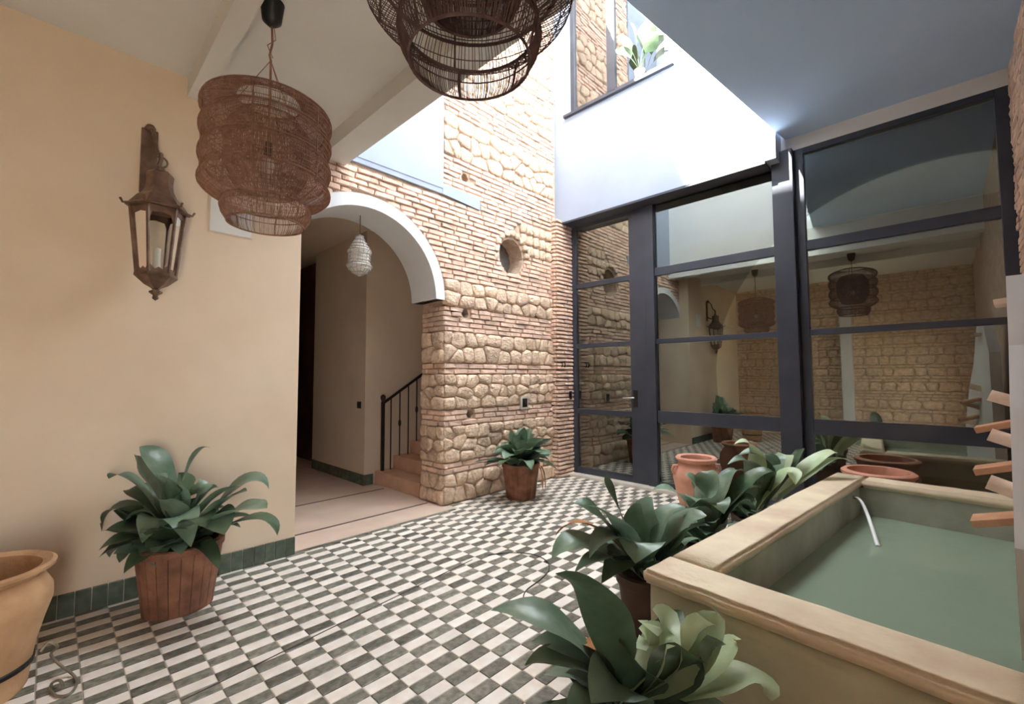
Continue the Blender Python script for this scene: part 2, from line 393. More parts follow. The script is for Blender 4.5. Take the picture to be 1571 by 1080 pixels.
def add_stone(poly, c, fc):
    # corner-cut outline, two rings and a proud crown
    pl = []
    for i in range(len(poly)):
        a, b_ = poly[i], poly[(i+1) % len(poly)]
        pl += [(a[0]*.84+b_[0]*.16, a[1]*.84+b_[1]*.16), (a[0]*.16+b_[0]*.84, a[1]*.16+b_[1]*.84)]
    g = .004; pr_ = random.uniform(.010,.030); mb = MB(); n_ = len(pl)
    def ringp(f_, dep):
        out = []
        for q in pl:
            d = (q[0]-c[0], q[1]-c[1]); L = math.hypot(*d) or 1e-6; k = max(.2, (L-g)/L)*f_*random.uniform(.90,1.02)
            out.append((c[0]+d[0]*k, dep+random.uniform(-.007,.007), c[1]+d[1]*k))
        return out
    P = ringp(1.0, .045)+ringp(1.0, -.2*pr_)+ringp(.88, -.85*pr_)+ringp(.5, -pr_)+[(c[0]+random.uniform(-.01,.01), -pr_*1.05, c[1])]
    F = []
    for k in range(3):
        for i in range(n_): F.append((k*n_+i, k*n_+(i+1) % n_, (k+1)*n_+(i+1) % n_, (k+1)*n_+i))
    for i in range(n_): F.append((3*n_+i, 3*n_+(i+1) % n_, 4*n_))
    if fc == 'f': P = [(x, YB+y, z) for x, y, z in P]; org = (c[0], YB, c[1])
    else: P = [(JX+y, x, z) for x, y, z in P]; org = (JX, c[0], c[1])
    mb.add(P, F); o = mb.build('stone', 'stone', wall_arch, loc=org)
    for p in o.data.polygons: p.use_smooth = True
XC = 4.90
for (z0, z1, kd) in BANDS:
    if kd == 'b':
        n = max(1, round((z1-z0)/0.056)); h = (z1-z0)/n
        for r in range(n):
            z = z0+r*h; x = (JX if z < 3.44 else 2.985) - random.uniform(0, .18) if z < AZ+0.02 or z > 3.44 else 1.2-random.uniform(0,.2)
            first = True
            while x < XC+0.1:
                w = random.uniform(.17,.26); a, c = x, min(x+w, XC+0.1); x += w
                if z < AZ+0.02 or z > 3.44: a = max(a, JX if z < 3.44 else 2.99)
                zc = z+h/2
                if stone_patch((a+c)/2, zc): continue
                # trim against arch, holes, plaster
                for _ in range(12):
                    if c-a < 0.03: break
                    if blocked(a+0.004, zc, 0.01): a += 0.02
                    elif blocked(c-0.004, zc, 0.01): c -= 0.02
                    elif blocked((a+c)/2, zc, 0.01):
                        if (a+c)/2 < 4.1: c = (a+c)/2
                        else: a = (a+c)/2
                    else: break
                if c-a < 0.035 or blocked((a+c)/2, zc) or blocked(a+.004, zc) or blocked(c-.004, zc): continue
                bricks.append((a, c, z, z+h, 'f'))
        if z1 < AZ+0.02:
            for r in range(n):
                z = z0+r*h; y = YB
                for w in ((.20,.22) if r % 2 else (.11,.20,.11)):
                    bricks.append((y, y+w, z, z+h, 'j')); y += w
    else:
        lo = JX if z0 < 3.44 else 2.99
        stone_cells(lo, XC+.06, z0, z1, 'f')
        if z1 < AZ+0.02: stone_cells(YB, YB+.43, z0, z1, 'j')
for i in range(3):          # rubble round the hole
    for j in range(5):
        x0 = 4.25+j*.13; z0 = 3.0+i*.15
        if stone_patch(x0+.06, z0+.07) and not blocked(x0+.06, z0+.07, .04): stones.append(([(x0,z0),(x0+.13,z0+.01),(x0+.125,z0+.15),(x0+.01,z0+.145)], (x0+.065,z0+.075), 'f'))
for k in range(11):         # ring of small stones over the round hole
    a = math.radians(-10+k*20); cx, cz = 4.10+.285*math.cos(a), 2.95+.30*math.sin(a)
    if k > 0: stones.append(([(cx-.05,cz-.045),(cx+.05,cz-.045),(cx+.05,cz+.045),(cx-.05,cz+.045)], (cx,cz), 'f'))
# shared brick and stone meshes
def brick_mesh(i):
    bm = bmesh.new(); bmesh.ops.create_cube(bm, size=1.0)
    bmesh.ops.bevel(bm, geom=list(bm.edges), offset=0.09, segments=1, affect='EDGES')
    for v in bm.verts: v.co += Vector((random.uniform(-.02,.02), random.uniform(-.08,.08), random.uniform(-.06,.06)))
    me = bpy.data.meshes.new('brick'); bm.to_mesh(me); bm.free(); me.materials.append(MATS['brick']); return me
def stone_mesh(i):
    bm = bmesh.new(); bmesh.ops.create_cube(bm, size=1.0); bmesh.ops.subdivide_edges(bm, edges=list(bm.edges), cuts=2, use_grid_fill=True)
    for v in bm.verts:
        p = v.co.copy(); q = p.normalized()*0.56
        p = p.lerp(q, 0.42); s_ = Vector((i*3.1, i*1.7, 0))
        v.co = p*(1+0.22*noise.noise(p*2.6+s_)) + Vector((0, 0.10*noise.noise(p*4+s_), 0))
    for f in bm.faces: f.smooth = True
    me = bpy.data.meshes.new('stone'); bm.to_mesh(me); bm.free(); me.materials.append(MATS['stone']); return me
BM_ = [brick_mesh(i) for i in range(4)]; SM_ = [stone_mesh(i) for i in range(9)]
def piece_tr(p, isb):
    a, c, z0, z1, fc = p; g = 0.006 if isb else 0.010
    dp = 0.07 if isb else 0.12; pr_ = random.uniform(-0.006,0.012) if isb else random.uniform(-0.012,0.014)
    L, Hh = c-a-2*g, z1-z0-(0.012 if isb else 0.012)
    if not isb: L *= 1.10; Hh *= 1.12
    if fc == 'f': loc = ((a+c)/2, YB+dp/2-pr_-(0.004 if isb else 0.016), (z0+z1)/2); rz = 0
    else: loc = (JX+dp/2-pr_+(0.0 if isb else -0.01), (a+c)/2, (z0+z1)/2); rz = -math.pi/2
    return Vector(loc), (random.uniform(-.012,.012), random.uniform(-.015,.015), rz+random.uniform(-.02,.02)), (L, dp, Hh)
def place_pieces(lst, meshes, nm, limit, parent, isb):
    items = []
    for p in lst:
        loc, rot, sc = piece_tr(p, isb); pr = proj(loc)
        a = 0
        if pr and -20 < pr[0] < IMG_W+20 and -20 < pr[1] < IMG_H: a = sc[0]*sc[2]/pr[2]**2
        items.append((a, loc, rot, sc))
    items.sort(key=lambda t: -t[0]); far = MB()
    for i, (a, loc, rot, sc) in enumerate(items):
        me = random.choice(meshes)
        if i < limit and a > 0: link_mesh(nm, me, parent, loc, rot, sc)
        else:
            from mathutils import Euler
            mt = Matrix.LocRotScale(loc, Euler(rot), Vector(sc))
            far.add([mt @ v.co for v in me.vertices], [tuple(f.vertices) for f in me.polygons])
    if far.v:
        far.build(nm+'_field', nm, parent, fix=False, smooth=(nm == 'stone'), kind='stuff')
place_pieces(bricks, BM_, 'brick', 300, wall_arch, True)
for poly, c, fc in stones: add_stone(poly, c, fc)

# corner pier of thin bricks beside the door
pier = S('trim_3', MB().box((4.92,3.90,0),(5.27,4.02,3.64)), 'mortar', 'narrow pier of thin wavy bricks between the stone wall and the glass door', 'pier', loc=(5.1,3.95,0))
cb = []
n = 66; h = 3.64/n
for i in range(n):
    z = i*h; sp = 5.06 if i % 2 else 5.14
    for a, c in ((4.90,sp),(sp,5.275)):
        me = random.choice(BM_)
        pr_ = random.uniform(0,.012)
        link_mesh('brick', me, pier, ((a+c)/2, 3.90-pr_, z+h/2), (random.uniform(-.03,.03), random.uniform(-.05,.05), random.uniform(-.03,.03)), (c-a-.004, .085, h-.019))
for i in range(n):
    me = random.choice(BM_); link_mesh('brick', me, pier, (4.925-random.uniform(0,.01), 3.945, (i+.5)*h), (0,0,math.pi/2), (.10,.07,h-.019))

# small wall fittings on the brick
def plate_thing(name, c, w, hgt, label, cat, facing='y', material='black_plastic', surround=None, depth=.012):
    c = Vector(c); e = empty(name, c, label, cat)
    q = .012
    if surround: MB().box((c.x-w*.8,c.y-depth*.4,c.z-hgt*.75),(c.x+w*.8,c.y+.02,c.z+hgt*.75)).build('mortar_patch', surround, e)
    MB().box((c.x-w/2,c.y-depth,c.z-hgt/2),(c.x+w/2,c.y+.004,c.z+hgt/2)).build('plate', material, e, bevel=.002)
    MB().box((c.x-w/4,c.y-depth-.006,c.z-hgt/4),(c.x+w/4,c.y-depth+.002,c.z+hgt/4)).build('rocker', 'dark_metal', e, bevel=.001)
    return e
plate_thing('wall_socket', (4.29,YB-.03,1.06), .085, .11, 'black socket plate in a pale mortar patch on the stone wall', 'socket', surround='grout')
plate_thing('light_switch', (5.17,3.85,1.13), .05, .12, 'narrow black switch on the brick pier beside the glass door', 'switch')
hook = empty('iron_hooks', (4.99,3.85,1.57), 'pair of small black iron hooks set in the brick pier', 'hook')
for dx in (-.03,.03): MB().tube([(4.99+dx,3.86,1.60),(4.99+dx,3.83,1.60),(4.99+dx,3.82,1.56),(4.99+dx,3.835,1.53)], .007, 6).build('hook', 'dark_metal', hook)

# ------------------------------------------------------------------ hall behind the arch
HX = 2.87
hall_floor = S('floor_hall', MB().box((1.0,YP+.02,-.1),(3.0,9.2,0.0)).box((3.0,YB+.45,-.1),(3.1,9.2,0)), 'hall_floor', 'smooth pinkish plaster floor of the hall behind the arch', 'floor')
for y in (4.19, 5.12): MB().box((1.2,y-.012,0.0003),(HX+.1,y+.012,0.0025)).build('inlay_strip', 'dark_strip', hall_floor)
MB().box((1.4,YP-.012,-.002),(JX+.02,YP+.03,0.004)).build('edge_strip', 'grey_green_tile', hall_floor)
S('wall_hall_left', MB().box((.9,YB+.45,0),(1.22,9.3,3.4)), 'hall_plaster', 'dim plastered side wall of the hall', 'wall')
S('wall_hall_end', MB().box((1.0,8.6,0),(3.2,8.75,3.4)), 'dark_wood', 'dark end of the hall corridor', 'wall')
blk = S('wall_stair', MB().plate([[(HX,5.45,0),(HX,7.1,0),(HX+.25,7.1,0),(HX+.25,5.65,0),(6.6,5.65,0),(6.6,5.45,0)]], (0,0,4.35)), 'hall_plaster', 'beige plastered wall block beside the staircase', 'wall')
S('ceiling_hall', MB().box((.9,YB+.45,3.35),(4.0,9.3,3.5)).box((3.95,YB+.4,4.3),(6.7,5.7,4.45)).box((3.95,YB+.4,3.4),(4.0,5.5,4.4)), 'hall_plaster', 'plastered hall ceiling', 'ceiling')
S('wall_stair_end', MB().box((6.5,YB+.3,0),(6.65,5.6,4.4)).box((5.3,YB+.05,0),(6.6,YB+.2,4.4)), 'hall_plaster', 'plastered wall at the top of the stairs', 'wall')
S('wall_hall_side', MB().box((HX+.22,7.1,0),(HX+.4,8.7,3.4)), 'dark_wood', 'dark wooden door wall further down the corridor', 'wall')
hb = empty('baseboard_hall', (HX,5.45,0), 'green glazed tile skirting round the foot of the hall wall block', 'baseboard', kind='structure')
y = 5.45
while y < 7.0: MB().box((HX-.018,y+.002,0.001),(HX-.0005,y+.072,.135)).build('skirting_tile', 'skirting_glaze', hb); y += .0735
for k in range(1): MB().box((HX-.018,5.432,0.001),(HX+.12,5.4495,.135)).build('skirting_tile', 'skirting_glaze', hb)
plate_thing('light_switch', (HX+.0,5.85,1.03), .01, .09, 'black light switch on the hall wall block beside the stairs', 'switch').rotation_euler = (0,0,0)
# replace its thin plate by one facing the corridor
sw = [o for o in COL.objects if o.name.startswith('light_switch')][-1]
for c_ in list(sw.children): bpy.data.objects.remove(c_, do_unlink=True)
sw.location = (HX, 5.60, 1.03); ORG[sw.name] = Vector((HX,5.60,1.03))
MB().box((HX-.012,5.555,.985),(HX,5.645,1.075)).build('plate', 'black_plastic', sw, bevel=.002)
MB().box((HX-.017,5.58,1.0),(HX-.010,5.62,1.06)).build('rocker', 'dark_metal', sw)
# stairs
st = empty('staircase', (3.0,4.9,0), 'terracotta tiled stairs rising behind the stone pier', 'stairs', kind='structure')
for i in range(9):
    x0 = 3.02+i*.27
    MB().box((x0,4.43,0.001 if i == 0 else i*.168-.02),(x0+.29 if i < 8 else x0+.6,5.445,(i+1)*.168)).build('step', 'stair_tile', st, bevel=.006)
rl = empty('stair_railing', (3.06,5.33,.17), 'dark iron handrail with slim balusters along the stairs', 'railing')
def rail_z(x): return .95+(x-3.08)*.168/.27+.10
rl_pts = [(3.08,5.36,rail_z(3.08)),(5.0,5.36,rail_z(5.0))]
MB().tube(rl_pts, .02, 8).build('handrail', 'dark_metal', rl)
MB().box((3.06,5.34,.168),(3.10,5.38,1.07)).build('newel_post', 'dark_metal', rl, bevel=.004)
MB().lathe((3.08,5.36,1.07), [(.0,0),(.02,0),(.024,.02),(.034,.05),(.03,.08),(.0,.10)], 12).build('finial', 'dark_wood', rl, smooth=True)
x = 3.20; k = 0
while x < 4.2:
    zb = (int((x-3.02)/.27)+1)*.168
    bl = MB().tube([(x,5.36,zb),(x,5.36,rail_z(x))], .009, 6).build('baluster', 'dark_metal', rl)
    if k % 2: 
        zm = (zb+rail_z(x))/2; MB().lathe((x,5.36,zm-.05), [(.009,0),(.02,.03),(.02,.07),(.009,.1)], 8).build('twist', 'dark_metal', bl)
    x += .135; k += 1
# silver filigree lantern under the arch
lx, ly = 2.13, 4.20
hl = empty('hanging_lantern', (lx,ly,2.42), 'small silvery filigree lantern hanging inside the white arch', 'lantern')
MB().tube([(lx,ly,2.84),(lx,ly,3.04)], .004, 5).build('chain', 'dark_metal', hl)
prof = [(.0,.42),(.035,.40),(.05,.36),(.075,.32),(.105,.26),(.12,.24),(.105,.22),(.105,.12),(.125,.10),(.11,.07),(.07,.03),(.02,.0),(0,-.01)]
def lr(z):
    for (ra,za),(rb,zb) in zip(prof, prof[1:]):
        if zb <= z <= za: return ra+(rb-ra)*((za-z)/(za-zb) if za > zb else 0)
    return 0.02
for z in (.40,.36,.32,.285,.255,.22,.185,.15,.12,.095,.065,.03):
    MB().tube([(lx+lr(z)*math.cos(a*math.pi/8),ly+lr(z)*math.sin(a*math.pi/8),2.42+z) for a in range(16)], .006, 5, closed=True).build('ring', 'silver_filigree', hl)
fil = MB()
for a in range(16):
    an = a*math.pi/8; fil.tube([(lx+r*math.cos(an+z*1.2),ly+r*math.sin(an+z*1.2),2.42+z) for r, z in prof[1:-1]], .0035, 4)
fil.build('filigree', 'silver_filigree', hl, kind='stuff')
MB().lathe((lx,ly,2.42), [(r*.93,z) for r, z in prof], 12).build('liner', 'white_plastic', hl, smooth=True)

# ------------------------------------------------------------------ glazing wall: door and windows
slx = XG+.03
S('trim_4', MB().box((XG-.14,YR,-.004),(XG+.1,3.87,.035)), 'sill_marble', 'pale marble threshold along the foot of the glazing', 'threshold', bevel=.005)
def bar(mb, y0, y1, z0, z1, x0=XG-.02, x1=XG+.05): return mb.box((x0,min(y0,y1),z0),(x1,max(y0,y1),z1))
ZF = 3.72
door = empty('door_1', (XG,3.3,0.035), 'tall slate-grey steel door with four stacked glass panes', 'door', kind='structure')
bar(MB(),3.87,3.79,.036,ZF).build('frame_stile','slate_frame',door,bevel=.004)
bar(MB(),2.93,2.70,.036,3.53).build('lock_stile','slate_frame',door,bevel=.004)
bar(MB(),3.79,2.70,3.53,ZF).build('head_rail','slate_frame',door,bevel=.004)
zs = [.036,.12,.87,.94,1.80,1.86,2.66,2.73,3.53]
for i in (0,2,4,6): bar(MB(),3.79,2.93,zs[i],zs[i+1],XG-.012,XG+.045).build('rail','slate_frame',door,bevel=.003)
for i in (1,3,5,7): bar(MB(),3.79,2.93,zs[i],zs[i+1],XG+.012,XG+.022).build('pane','glass',door)
hd = bar(MB(),2.90,2.84,1.0,1.22,XG-.028,XG-.018).build('lock_plate','dark_metal',door,bevel=.002)
MB().tube([(XG-.02,2.87,1.12),(XG-.075,2.87,1.12),(XG-.08,2.89,1.12),(XG-.08,3.02,1.115)], .012, 8).build('lever_handle','steel',door,smooth=True,label='shiny steel lever handle')
win = empty('window_1', (XG,1.2,0.035), 'large slate-grey steel glazing mirroring the courtyard, right of the door', 'window', kind='structure')
bar(MB(),2.70,2.58,.036,ZF,XG-.04,XG+.06).build('post','slate_frame',win,bevel=.004)
bar(MB(),1.22,1.03,.036,ZF,XG-.10,XG+.06).build('post','slate_frame',win,bevel=.006)
bar(MB(),1.03,.95,.036,ZF).build('stile','slate_frame',win,bevel=.004)
bar(MB(),-.38,YR,.036,ZF).build('stile','slate_frame',win,bevel=.004)
bar(MB(),2.58,1.22,3.66,ZF).build('head_rail','slate_frame',win,bevel=.004)
bar(MB(),.95,-.38,3.66,ZF).build('head_rail','slate_frame',win,bevel=.004)
za = [.036,.10,.82,.97,1.80,1.86,2.66,2.76,3.66]
for (ya, yb, sh) in ((2.58,1.22,0),(.95,-.38,.0)):
    for i in (0,2,4,6): bar(MB(),ya,yb,za[i],za[i+1],XG-.012,XG+.045).build('rail','slate_frame',win,bevel=.003)
    for i in (1,3,5,7): bar(MB(),ya,yb,za[i],za[i+1],XG+.012,XG+.022).build('pane','glass',win)
# dim room behind the glass
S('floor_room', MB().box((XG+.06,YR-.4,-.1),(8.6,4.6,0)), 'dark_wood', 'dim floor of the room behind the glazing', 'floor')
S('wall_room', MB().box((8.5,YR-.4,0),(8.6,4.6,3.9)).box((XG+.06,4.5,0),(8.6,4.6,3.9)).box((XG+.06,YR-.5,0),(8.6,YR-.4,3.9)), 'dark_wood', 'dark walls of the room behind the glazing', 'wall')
S('ceiling_room', MB().box((XG+.06,YR-.4,3.78),(8.6,4.6,3.95)), 'grey_plaster', 'ceiling of the room behind the glazing', 'ceiling')

# ------------------------------------------------------------------ upper white wall with a window
ZU = 8.5
wy0, wy1, wz0, wz1 = 2.22, 3.70, 5.13, 6.95
Yw = 1.14
loops = [[(XU,Yw,3.60),(XU,YB+.02,3.60),(XU,YB+.02,ZU),(XU,Yw,ZU)], [(XU,wy0,wz0),(XU,wy1,wz0),(XU,wy1,wz1),(XU,wy0,wz1)]]
S('wall_back', MB().plate(loops, (.38,0,0)), 'shaft_plaster_shaded', 'bright white rendered upper wall above the glass door', 'wall')
S('wall_lintel', MB().box((XG-.02,YR-.3,ZF),(XG+.2,Yw,ZR+.05)), 'grey_plaster', 'plaster strip above the glazing under the ceiling', 'wall')
MB().box((XU+.004,Yw+.1,3.575),(XG-.02,3.87,3.6)).build('header_plate','slate_frame',win)
uw = empty('window_2', (XU,3.0,wz0), 'upper storey window with a blue-grey frame in the white wall', 'window', kind='structure')
def ubar(y0,y1,z0,z1,nm='rail'): MB().box((XU+.03,y0,z0),(XU+.10,y1,z1)).build(nm,'slate_frame',uw,bevel=.004)
ubar(wy1-.07,wy1,wz0,wz1,'stile'); ubar(wy0,wy0+.07,wz0,wz1,'stile'); ubar(2.98,3.10,wz0,wz1,'mullion'); ubar(wy0+.07,wy1-.07,wz0,wz0+.07); ubar(wy0+.07,wy1-.07,wz1-.07,wz1)
MB().box((XU+.06,3.10,wz0+.07),(XU+.066,wy1-.07,wz1-.07)).build('pane','upper_glass',uw)
MB().box((XU+.06,wy0+.07,wz0+.07),(XU+.066,2.98,wz1-.07)).build('pane','upper_glass',uw)
MB().box((XU-.05,wy0-.06,wz0-.04),(XU+.03,wy1+.08,wz0-.001)).build('sill','slate_frame',uw,bevel=.004)

# ------------------------------------------------------------------ ceilings, beams, upper shaft walls
S('ceiling', MB().box((XB-.2,YR-.2,ZC),(XE-.23,YP+.3,ZC+.2)), 'grey_plaster', 'smooth grey plaster ceiling with the pendant lamps', 'ceiling')
S('trim_1', MB().box((.60,YR,3.38),(.71,YP,ZC)), 'grey_plaster', 'slim plastered ceiling beam beside the small woven pendant', 'beam')
S('trim_2', MB().box((XE-.23,YR,3.38),(XE,YB+.02,ZC+.45)), 'grey_plaster', 'wide plastered edge beam of the ceiling along the light shaft', 'beam')
def edgeY(x): return 1.40+(x-2.53)*(1.10-1.40)/(5.26-2.53)
S('ceiling_right', MB().plate([[(XE,YR-.2,ZR),(XE,edgeY(XE),ZR),(XG,edgeY(XG),ZR),(XG,YR-.2,ZR)]], (0,0,.25)), 'ceiling_blue_glow', 'ceiling slab over the water basin, blue skylight glow put into its colour', 'ceiling')
S('wall_upper_front', MB().box((XE-.25,YR,ZC+.2),(XE-.001,YB+.02,8.0)), 'white_plaster', 'white upper storey wall of the light shaft facing the glazing', 'wall')
S('wall_upper_right', MB().plate([[(XE,edgeY(XE)-.2,ZR+.24),(XE,edgeY(XE),ZR+.24),(XU,edgeY(XU),ZR+.24),(XU,edgeY(XU)-.2,ZR+.24)]], (0,0,3.4)), 'white_plaster', 'white upper storey wall of the light shaft above the basin ceiling', 'wall')
DX0, DX1, DZ1 = -.75, -.25, 1.9      # doorway added out of view in the side wall, to let in fill daylight
wr = S('wall_right', MB().plate([[(XB,YR,0),(DX0,YR,0),(DX0,YR,DZ1),(DX1,YR,DZ1),(DX1,YR,0),(XG,YR,0),(XG,YR,ZR),(XB,YR,ZR)]], (0,-.25,0)), 'mortar', 'old brick side wall behind the water cascade', 'wall')
S('floor_added_patio', MB().box((XB-3,YR-6,-.1),(XG,YR-.2,-.006)), 'grout', 'pale floor of the unseen patio added beyond the side doorway', 'floor')
S('wall_added_patio', MB().box((XB-3,YR-6.2,-.1),(XG,YR-6,1.5)), 'white_plaster', 'low white wall of the added, unseen outer patio', 'wall')
rb = []
z = 0.0
while z < 3.8:
    x = 4.2-random.uniform(0,.2)
    while x < XG-.03:
        w = random.uniform(.18,.25); a, c = x, min(x+w, XG-.03); x += w
        if c-a > .05: rb.append((a,c,z,z+.056))
    z += .056
far = MB()
for i, (a,c,z0,z1) in enumerate(rb):
    me = random.choice(BM_); loc = Vector(((a+c)/2, YR-.02+random.uniform(0,.01), (z0+z1)/2)); sc = Vector((c-a-.01,.06,.045))
    if z0 > 1.6 and i < 1000: link_mesh('brick', me, wr, loc, None, sc)
    else:
        mt = Matrix.LocRotScale(loc, None, sc); far.add([mt @ v.co for v in me.vertices], [tuple(f.vertices) for f in me.polygons])
far.build('brick_field','brick',wr,fix=False,kind='stuff')
# wall behind the viewer (seen mirrored in the glass)
wbk = S('wall_behind', MB().box((XB-.3,YR-.2,0),(XB,YP+.5,ZC)), 'mortar', 'rubble stone wall at the other end of the courtyard, mirrored in the glazing', 'wall')
bs = MB()
z = 0.02
while z < 3.45:
    h = random.choice((.06,.06,.17,.19)); y = YR
    while y < YP-.02:
        w = random.uniform(.18,.26) if h < .1 else random.uniform(.14,.34)
        me = random.choice(BM_ if h < .1 else SM_)
        mt = Matrix.LocRotScale(Vector((XB-.02, y+w/2, z+h/2)), Matrix.Rotation(math.pi/2,3,'Z').to_quaternion(), Vector((w-.015,.10,h-.012)))
        bs.add([mt @ v.co for v in me.vertices], [tuple(f.vertices) for f in me.polygons]); y += w
    z += h
bs.build('stone_field','stone',wbk,fix=False,smooth=True,kind='stuff')
MB().box((XB,1.42,0),(XB+.14,1.62,3.3)).build('pilaster','white_plaster',wbk,label='slim white pilaster')

# ------------------------------------------------------------------ water basin
def pw(a, b_, z): p = PO+PA*a+PB*b_; return Vector((p.x,p.y,z))
def pbox(a0,a1,b0,b1,z0,z1):
    c = pw((a0+a1)/2,(b0+b1)/2,(z0+z1)/2)
    return MB().obox(c, PA*((a1-a0)/2), PB*((b1-b0)/2), Vector((0,0,(z1-z0)/2)))
def rough(o, amp, cuts, seed=0.0, sc=6.0):
    bm = bmesh.new(); bm.from_mesh(o.data)
    bmesh.ops.bevel(bm, geom=list(bm.edges), offset=.014, segments=2, affect='EDGES')
    longest = [e for e in bm.edges if e.calc_length() > .12]
    bmesh.ops.subdivide_edges(bm, edges=longest, cuts=cuts, use_grid_fill=True)
    for v in bm.verts: v.co += Vector((noise.noise(v.co*sc+Vector((seed,0,0))), noise.noise(v.co*sc+Vector((0,seed+9,0))), noise.noise(v.co*sc+Vector((0,0,seed+5)))))*amp
    bm.to_mesh(o.data); bm.free()
    for p in o.data.polygons: p.use_smooth = True
RZ = 0.60; LA, LB = 2.84, 1.10
basin = empty('water_basin', PO+PA*1.4+PB*.6, 'low plastered water basin with a worn pale coping, standing before the glazing', 'basin')
for nm, bx_, mt_, sd in (('wall', pbox(.02,.20,.02,LB-.001,.001,RZ-.05),'basin_plaster',1),('wall', pbox(.20,LA-.02,.02,.19,.001,RZ-.05),'basin_plaster',2),('wall', pbox(LA-.2,LA-.02,.19,LB-.001,.001,RZ-.05),'basin_plaster',3)):
    rough(bx_.build('basin_wall', mt_, basin), .003, 10, sd)
for bx_, sd in ((pbox(0,.22,0,LB-.001,RZ-.055,RZ),4),(pbox(.22,LA,0,.21,RZ-.055,RZ),5),(pbox(LA-.22,LA,.21,LB-.001,RZ-.055,RZ),6)):
    rough(bx_.build('coping','coping',basin), .0035, 12, sd, 14)
MB().obox(pw(1.42,.62,.02), PA*1.24, PB*.5, Vector((0,0,.02))).build('basin_floor','basin_inside',basin)
wtr = MB()
na, nb = 40, 16
for i in range(na+1):
    for j in range(nb+1):
        a = .19+(LA-.38)*i/na; b_ = .18+(LB-.14)*j/nb; p = pw(a,b_,.345); p.z += .003*noise.noise(Vector((p.x*6,p.y*6,0))); wtr.v.append(p)
for i in range(na):
    for j in range(nb): k = i*(nb+1)+j; wtr.f.append((k,k+1,k+nb+2,k+nb+1))
wtr.build('water_surface','water',basin,smooth=True,fix=False,label='still greenish water')
# inner render faces
MB().add([pw(.2005,.19,.04),pw(.2005,LB,.04),pw(.2005,LB,.545),pw(.2005,.19,.545)],[(0,1,2,3)]).build('inner_face','basin_inside',basin,fix=False)
for q4 in ([pw(.2,.1915,.04),pw(LA-.2,.1915,.04),pw(LA-.2,.1915,.543),pw(.2,.1915,.543)],[pw(LA-.2015,.19,.04),pw(LA-.2015,LB-.08,.04),pw(LA-.2015,LB-.08,.543),pw(LA-.2015,.19,.543)]):
    mbq = MB()
    for i in range(13):
        for j in range(3): mbq.v.append(q4[0].lerp(q4[1],i/12).lerp(q4[3].lerp(q4[2],i/12),j/2))
    for i in range(12):
        for j in range(2): k = i*3+j; mbq.f.append((k,k+3,k+4,k+1))
    nrm = (q4[1]-q4[0]).cross(q4[3]-q4[0]).normalized(); d_in = (pw(1.4,.6,.3)-q4[0]).normalized(); nrm = nrm if nrm.dot(d_in) > 0 else -nrm
    mbq.v = [v+nrm*(.004+.003*noise.noise(v*7)) for v in mbq.v]
    mbq.build('inner_face','basin_inside',basin,fix=False,smooth=True)
# water jet
P0_ = pw(2.45,.20,.50); P2_ = pw(1.90,.43,.345)
jp = []
for i in range(13):
    t = i/12; p = P0_.lerp(P2_, t); p.z += .10*math.sin(math.pi*t)*(1-t*.25); jp.append(p)
MB().tube(jp, [.006+.008*i/12 for i in range(13)], 8).build('water_jet','jet_water',basin,smooth=True,label='thin white arc of falling water')
MB().tube([P0_-PB*.04, P0_+PB*.012], .012, 8).build('spout','steel',basin)
# cascade wall with projecting tiles
LC = LB-.075
cw = MB().plate([[pw(.9,LC,.001),pw(2.60,LC,.001),pw(2.60,LC,1.62),pw(2.35,LC,1.95),pw(2.05,LC,1.95),pw(1.75,LC,1.55),pw(1.35,LC,1.25),pw(.9,LC,.75)]], PB*.08).build('cascade_wall', 'white_plaster', basin, label='white plastered cascade wall at the side of the basin')
def roof_tile(c, w, L, tilt, half, matn, label):
    mb = MB(); d = (PB*-1*math.cos(tilt)+Vector((0,0,-math.sin(tilt)))); up = PA.cross(d)*-1
    if up.z < 0: up = -up
    c = Vector(c)
    if half:
        n = 8
        for ex in (0,1):
            for rr in (w/2, w/2-.014):
                for k in range(n+1):
                    a = math.pi*k/n; mb.v.append(c+d*(L*ex-.05)+PA*(rr*math.cos(a))+up*(rr*math.sin(a)*.8))
        m_ = n+1
        for k in range(n):
            mb.f += [(k,k+1,2*m_+k+1,2*m_+k),(m_+k,3*m_+k,3*m_+k+1,m_+k+1),(k,m_+k,m_+k+1,k+1),(2*m_+k,2*m_+k+1,3*m_+k+1,3*m_+k)]
        mb.f += [(0,2*m_,3*m_,m_),(n,m_+n,3*m_+n,2*m_+n)]
    else: mb.obox(c+d*(L/2-.05), PA*(w/2), d*(L/2), up*.016)
    mb.build('cascade_tile', matn, cw, bevel=0 if half else .003, smooth=half, label=label)
for i, (a, z) in enumerate(((2.05,1.14),(1.85,.94),(1.55,.74))):
    roof_tile(pw(a,LC-.005,z+.085), .15, .15, -.35, True, 'pale_tile', 'pale half-round clay tile')
    roof_tile(pw(a-.06,LC-.005,z), .17, .20, .32, False, 'terracotta_tile', 'flat sloping terracotta tile')
roof_tile(pw(2.2,LC-.005,1.82), .2, .10, .1, False, 'pale_tile', 'pale clay tile')

